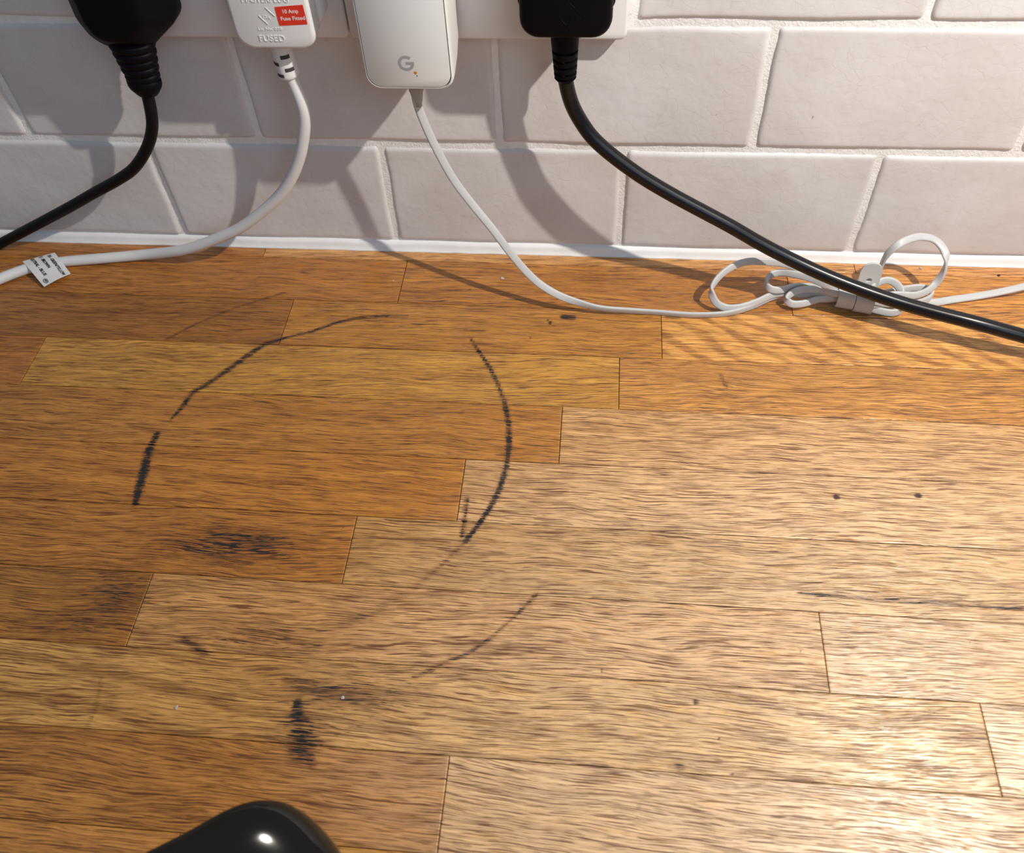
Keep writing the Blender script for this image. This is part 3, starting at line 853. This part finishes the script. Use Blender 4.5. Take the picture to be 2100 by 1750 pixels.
for zc in (138.2, 131.2):
    f = (147 - zc)/20.8
    bar('web', (-18.1 + .4*f - .7, zc - .7), (-18.1 + .4*f - .7, zc + .7), 1.6, -20 - (6.2 - 1.35*f) + .5, .75, M['black'], boot)
sweep('cable', smooth_path(catmull([(-18.0, -20, 130)] + BLACK_R, 8), 4), circle(3.75, 24), M['bcable'], lead)

# ------------------------------------------------------------------ charger
ch = thing('phone_charger', 'white rounded phone charger with a grey letter logo', 'charger')
def cf(e, zb=0.0):
    return box_outline(-110.1 + e, -68.4 - e, 133.5 + e + zb, 197 - e, 6.6)
body = loft('body', [(-9.2, cf(1.6, 6.0)), (-10.5, cf(1.0, 5.2)), (-24, cf(.3, 1.6)), (-36, cf(0)), (-40.6, cf(0)), (-41.6, cf(.3)), (-42.0, cf(.9)), (-41.0, cf(1.0))], M['charger'], ch)
sharp(body, 60)
loft('painted_groove_shade', [(-41.05, cf(1.0)), (-41.1, cf(1.0))], M['gap'], ch)  # dark sheet over the white groove floor, painting in its shade
face = loft('face_panel', [(-41.1, cf(1.35)), (-41.9, cf(1.35)), (-42.05, cf(1.55))], M['charger'], ch)
sharp(face, 40)
# letter logo
V, F = [], []
cx, cz, ro, ri = -89.75, 146.8, 3.75, 2.35
a0, a1, K = math.radians(47), math.radians(358), 40
for y in (-42.05, -42.11):
    for k in range(K + 1):
        a = a0 + (a1 - a0)*k/K
        for r in (ri, ro):
            V.append(((cx + r*math.cos(a))*MM, y*MM, (cz + r*math.sin(a))*MM))
n2 = 2*(K + 1)
for k in range(K):
    F.append((n2 + 2*k, n2 + 2*k + 1, n2 + 2*k + 3, n2 + 2*k + 2))
    F.append((2*k, 2*k + 2, n2 + 2*k + 2, n2 + 2*k)); F.append((2*k + 1, n2 + 2*k + 1, n2 + 2*k + 3, 2*k + 3))
n = len(V)
for x, z in ((cx - .1, cz - .75), (cx + 3.7, cz - .75), (cx + 3.75, cz + .65), (cx - .1, cz + .65)):
    V.append((x*MM, -42.112*MM, z*MM))
F.append((n, n+1, n+2, n+3))
lg = mesh_obj('logo', V, F, M['logo'], face, smooth=False)
lg['label'] = 'grey capital letter logo'
def disc(name, x, y, z, r, t, mat, parent, sq=1.0):
    V = [(x*MM, (y - t)*MM, z*MM)] + [((x + r*(1 + .12*math.sin(3*a))*math.cos(a))*MM, y*MM, (z + r*sq*math.sin(a))*MM) for a in np.linspace(0, 2*math.pi, 17)[:-1]]
    return mesh_obj(name, V, [(0, 1 + (k+1) % 16, 1 + k) for k in range(16)], mat, parent)
d = disc('stain_spot', -86.0, -42.05, 142.1, .78, .2, M['orange'], face); fix_normals(d)
d['label'] = 'small orange food spot'
d = disc('stain_spot', -85.4, -42.05, 140.6, .28, .1, M['grit'], face, 1.3); fix_normals(d)
d['label'] = 'tiny dark speck'

# ------------------------------------------------------------------ charging cable with tied bundle
uc = thing('charging_cable', 'flat pale grey charging cable bundled in loops on the worktop', 'cable')
co = loft('connector', [(137, rounded([(-93.1, -32.2, 1.9), (-85.7, -32.2, 1.9), (-85.7, -27.8, 1.9), (-93.1, -27.8, 1.9)])),
     (126.0, rounded([(-93.0, -32.2, 1.9), (-85.9, -32.2, 1.9), (-85.9, -27.8, 1.9), (-93.0, -27.8, 1.9)])),
     (124.6, rounded([(-92.5, -31.8, 1.6), (-86.4, -31.8, 1.6), (-86.4, -28.2, 1.6), (-92.5, -28.2, 1.6)])),
     (121.5, rounded([(-92.0, -31.6, 1.5), (-86.8, -31.6, 1.5), (-86.8, -28.2, 1.5), (-92.0, -28.2, 1.5)])),
     (117.5, rounded([(-91.2, -31.2, 1.2), (-87.9, -31.2, 1.2), (-87.9, -28.4, 1.2), (-91.2, -28.4, 1.2)]))], M['connector'], uc, plane='xy')
co['label'] = 'grey plug end of the cable'
up = np.array(USB)
path = smooth_path(catmull(up, 8), 3)
# width direction: across the wall-to-room axis on the long runs, upright in the loops
n = len(path)
wd = []
for i in range(n):
    k = i/8
    if k < 11:
        w = np.array([.67, .4, .3])
    elif k < 17:
        w = np.array([.05, -.2, 1.0])
    elif k > len(up) - 8:
        f = min(1, (k - len(up) + 8)/4)
        w = np.array([.05, .35 + .65*f, 1 - .7*f])
    elif 24 <= k <= 37:
        f = 1 - abs(k - 30.5)/6.5
        w = np.array([.1*f, .35 + .65*f, 1 - .6*f])
    else:
        w = np.array([.05, .35, 1.0])
    wd.append(w)
wd = np.array(wd)
for _ in range(70):
    wd[1:-1] = .25*wd[:-2] + .5*wd[1:-1] + .25*wd[2:]
o = sweep('cable', path, stadium(4.4, 1.8, 5), M['usb'], uc, wdir=wd)
sharp(o, 70)

tie = thing('cable_strap', 'pale silicone strap with a punched upright tab round the cable bundle', 'cable tie')
def band(name, x0, x1, cy, cz, ry, rz, t):
    K = 40
    V, F = [], []
    for s in (0, 1):
        for k in range(K):
            a = 2*math.pi*k/K
            c, s_ = math.cos(a), math.sin(a)
            c = math.copysign(abs(c)**.7, c); s_ = math.copysign(abs(s_)**.7, s_)
            for e in (0, t):
                x = (x0, x1)[s]
                V.append((x*MM, (cy - .22*(x - 145) + (ry + e)*c)*MM, (cz + (rz + e)*s_)*MM))
    for k in range(K):
        a = 2*k; b = 2*((k+1) % K); q = 2*K
        F += [(a+1, b+1, q+b+1, q+a+1), (a, q+a, q+b, b), (a, b, b+1, a+1), (q+a, q+a+1, q+b+1, q+b)]
    o = mesh_obj(name, V, F, M['strap'], tie)
    fix_normals(o); sharp(o, 50)
    return o
band('strap_band', 136.2, 145.2, -38.6, 7.3, 5.6, 5.7, 1.0)
band('strap_band', 145.5, 155.0, -38.8, 7.2, 5.9, 6.0, 1.1)
# upright tab with a punched hole
def tab():
    K = 32
    cx, hw = 152.0, 5.8
    zb, zt = 11.0, 28.0
    outl = rounded([(cx - hw, zb, .6), (cx + hw, zb, .6), (cx + hw, zt, 5.4), (cx - hw, zt, 5.4)], 7)
    hole = np.array([(cx + 1.75*math.cos(a), 17.2 + 1.35*math.sin(a)) for a in np.linspace(0, 2*math.pi, K + 1)[:-1]])
    import bmesh
    bm = bmesh.new()
    def ring(pts, y):
        return [bm.verts.new((x*MM, (y - .13*(z - zb))*MM*1 if False else (y + .12*(z - zb))*MM, z*MM)) for x, z in pts]
    for y in (-36.5, -35.2):
        vo, vi = ring(outl, y), ring(hole, y)
        eo = [bm.edges.new((vo[i], vo[(i+1) % len(vo)])) for i in range(len(vo))]
        ei = [bm.edges.new((vi[i], vi[(i+1) % len(vi)])) for i in range(len(vi))]
        bmesh.ops.triangle_fill(bm, edges=eo + ei, use_beauty=True)
        if y == -36.5:
            fo, fi = vo, vi
        else:
            for A_, B_ in ((fo, vo), (fi, vi)):
                for i in range(len(A_)):
                    j = (i+1) % len(A_)
                    bm.faces.new((A_[i], A_[j], B_[j], B_[i]))
    bmesh.ops.recalc_face_normals(bm, faces=bm.faces)
    me = bpy.data.meshes.new('tab'); bm.to_mesh(me); bm.free()
    me.materials.append(M['strap'])
    o = bpy.data.objects.new('tab', me); COL.objects.link(o); o.parent = tie
tab()
loft('keyhole', [(-45.6, rounded([(149.7, 7.6, .7), (151.2, 4.6, .9), (152.7, 7.6, .7), (152.7, 10.5, .6), (149.7, 10.5, .6)])), (-46.35, rounded([(149.7, 7.6, .7), (151.2, 4.6, .9), (152.7, 7.6, .7), (152.7, 10.5, .6), (149.7, 10.5, .6)]))], M['slot'], tie)  # solid dark piece; its colour stands in for shade in the hole

# ------------------------------------------------------------------ dark rounded object at the front edge
def front_object():
    rim = [(-146.2, -372.5), (-132.5, -361.3), (-123.4, -354.0), (-114.1, -345.7), (-107.7, -341.5), (-102.1, -339.6), (-95.9, -339.6), (-89.1, -342.2), (-82.8, -346.5), (-78.0, -351.0), (-73.3, -357.9), (-72, -395), (-95, -412), (-130, -415), (-158, -402)]
    R = smooth_path(catmull([*rim, rim[0]], 5), 2)[:-1]
    c = R.mean(0)
    V, F = [], []
    prof = [(0, .80, 0), (4, .86, 0), (20, .93, .5), (0, 1.0, 1), (3.5, .985, 1), (6.5, .95, 1), (8.6, .90, 1), (10, .82, 1), (11, .70, 1), (11.9, .52, 1), (12.4, .33, 1), (12.6, .12, 1)]
    K = len(R)
    for dz, s, lift in prof:
        for p in R:
            x, y = c + (p - c)*s
            plane = 44 - .5*(x + 100) + .13*(y + 352)
            z = dz if lift == 0 else (.5*plane + .3*dz if lift == .5 else plane + dz)
            V.append((x*MM, y*MM, z*MM))
    for a in range(len(prof) - 1):
        for k in range(K):
            F.append((a*K + k, a*K + (k+1) % K, (a+1)*K + (k+1) % K, (a+1)*K + k))
    F.append(tuple(range(K))); F.append(tuple((len(prof)-1)*K + k for k in range(K))[::-1])
    o = mesh_obj('plastic_object', V, F, M['dark'])
    fix_normals(o)
    tag(o, 'dark glossy rounded plastic object cut off at the bottom edge', 'plastic object')
front_object()

# ------------------------------------------------------------------ crumbs
def crumb(p, r, mat, label, flat=.5):
    import bmesh
    bm = bmesh.new()
    bmesh.ops.create_icosphere(bm, subdivisions=2, radius=r*MM)
    for v in bm.verts:
        v.co *= random.uniform(.65, 1.25)
        v.co.z *= flat
    zmin = min(v.co.z for v in bm.verts)
    me = bpy.data.meshes.new('crumb'); bm.to_mesh(me); bm.free()
    me.materials.append(mat)
    o = bpy.data.objects.new('crumb', me); COL.objects.link(o)
    o.location = (p[0]*MM, p[1]*MM, -zmin)
    tag(o, label, 'crumb', 'crumbs on the worktop')
crumb(CRUMBS[0], 1.1, M['crumb'], 'pale crumb on the worktop left of the hanging charging cable')
crumb(CRUMBS[1], .6, M['crumb'], 'tiny pale crumb on the worktop beside a stave joint, below the charger')
crumb(CRUMBS[2], .9, M['grit'], 'dark crumb at the far right by the sealant')
crumb((190.8, -5.2, 0), .8, M['crumb'], 'pale crumb by the sealant under the tall cable loop')
crumb(CRUMBS[4], .8, M['crumb'], 'pale flake near the lower dark stain')
crumb(CRUMBS[5], .8, M['crumb'], 'pale flake at the lower left of the worktop')
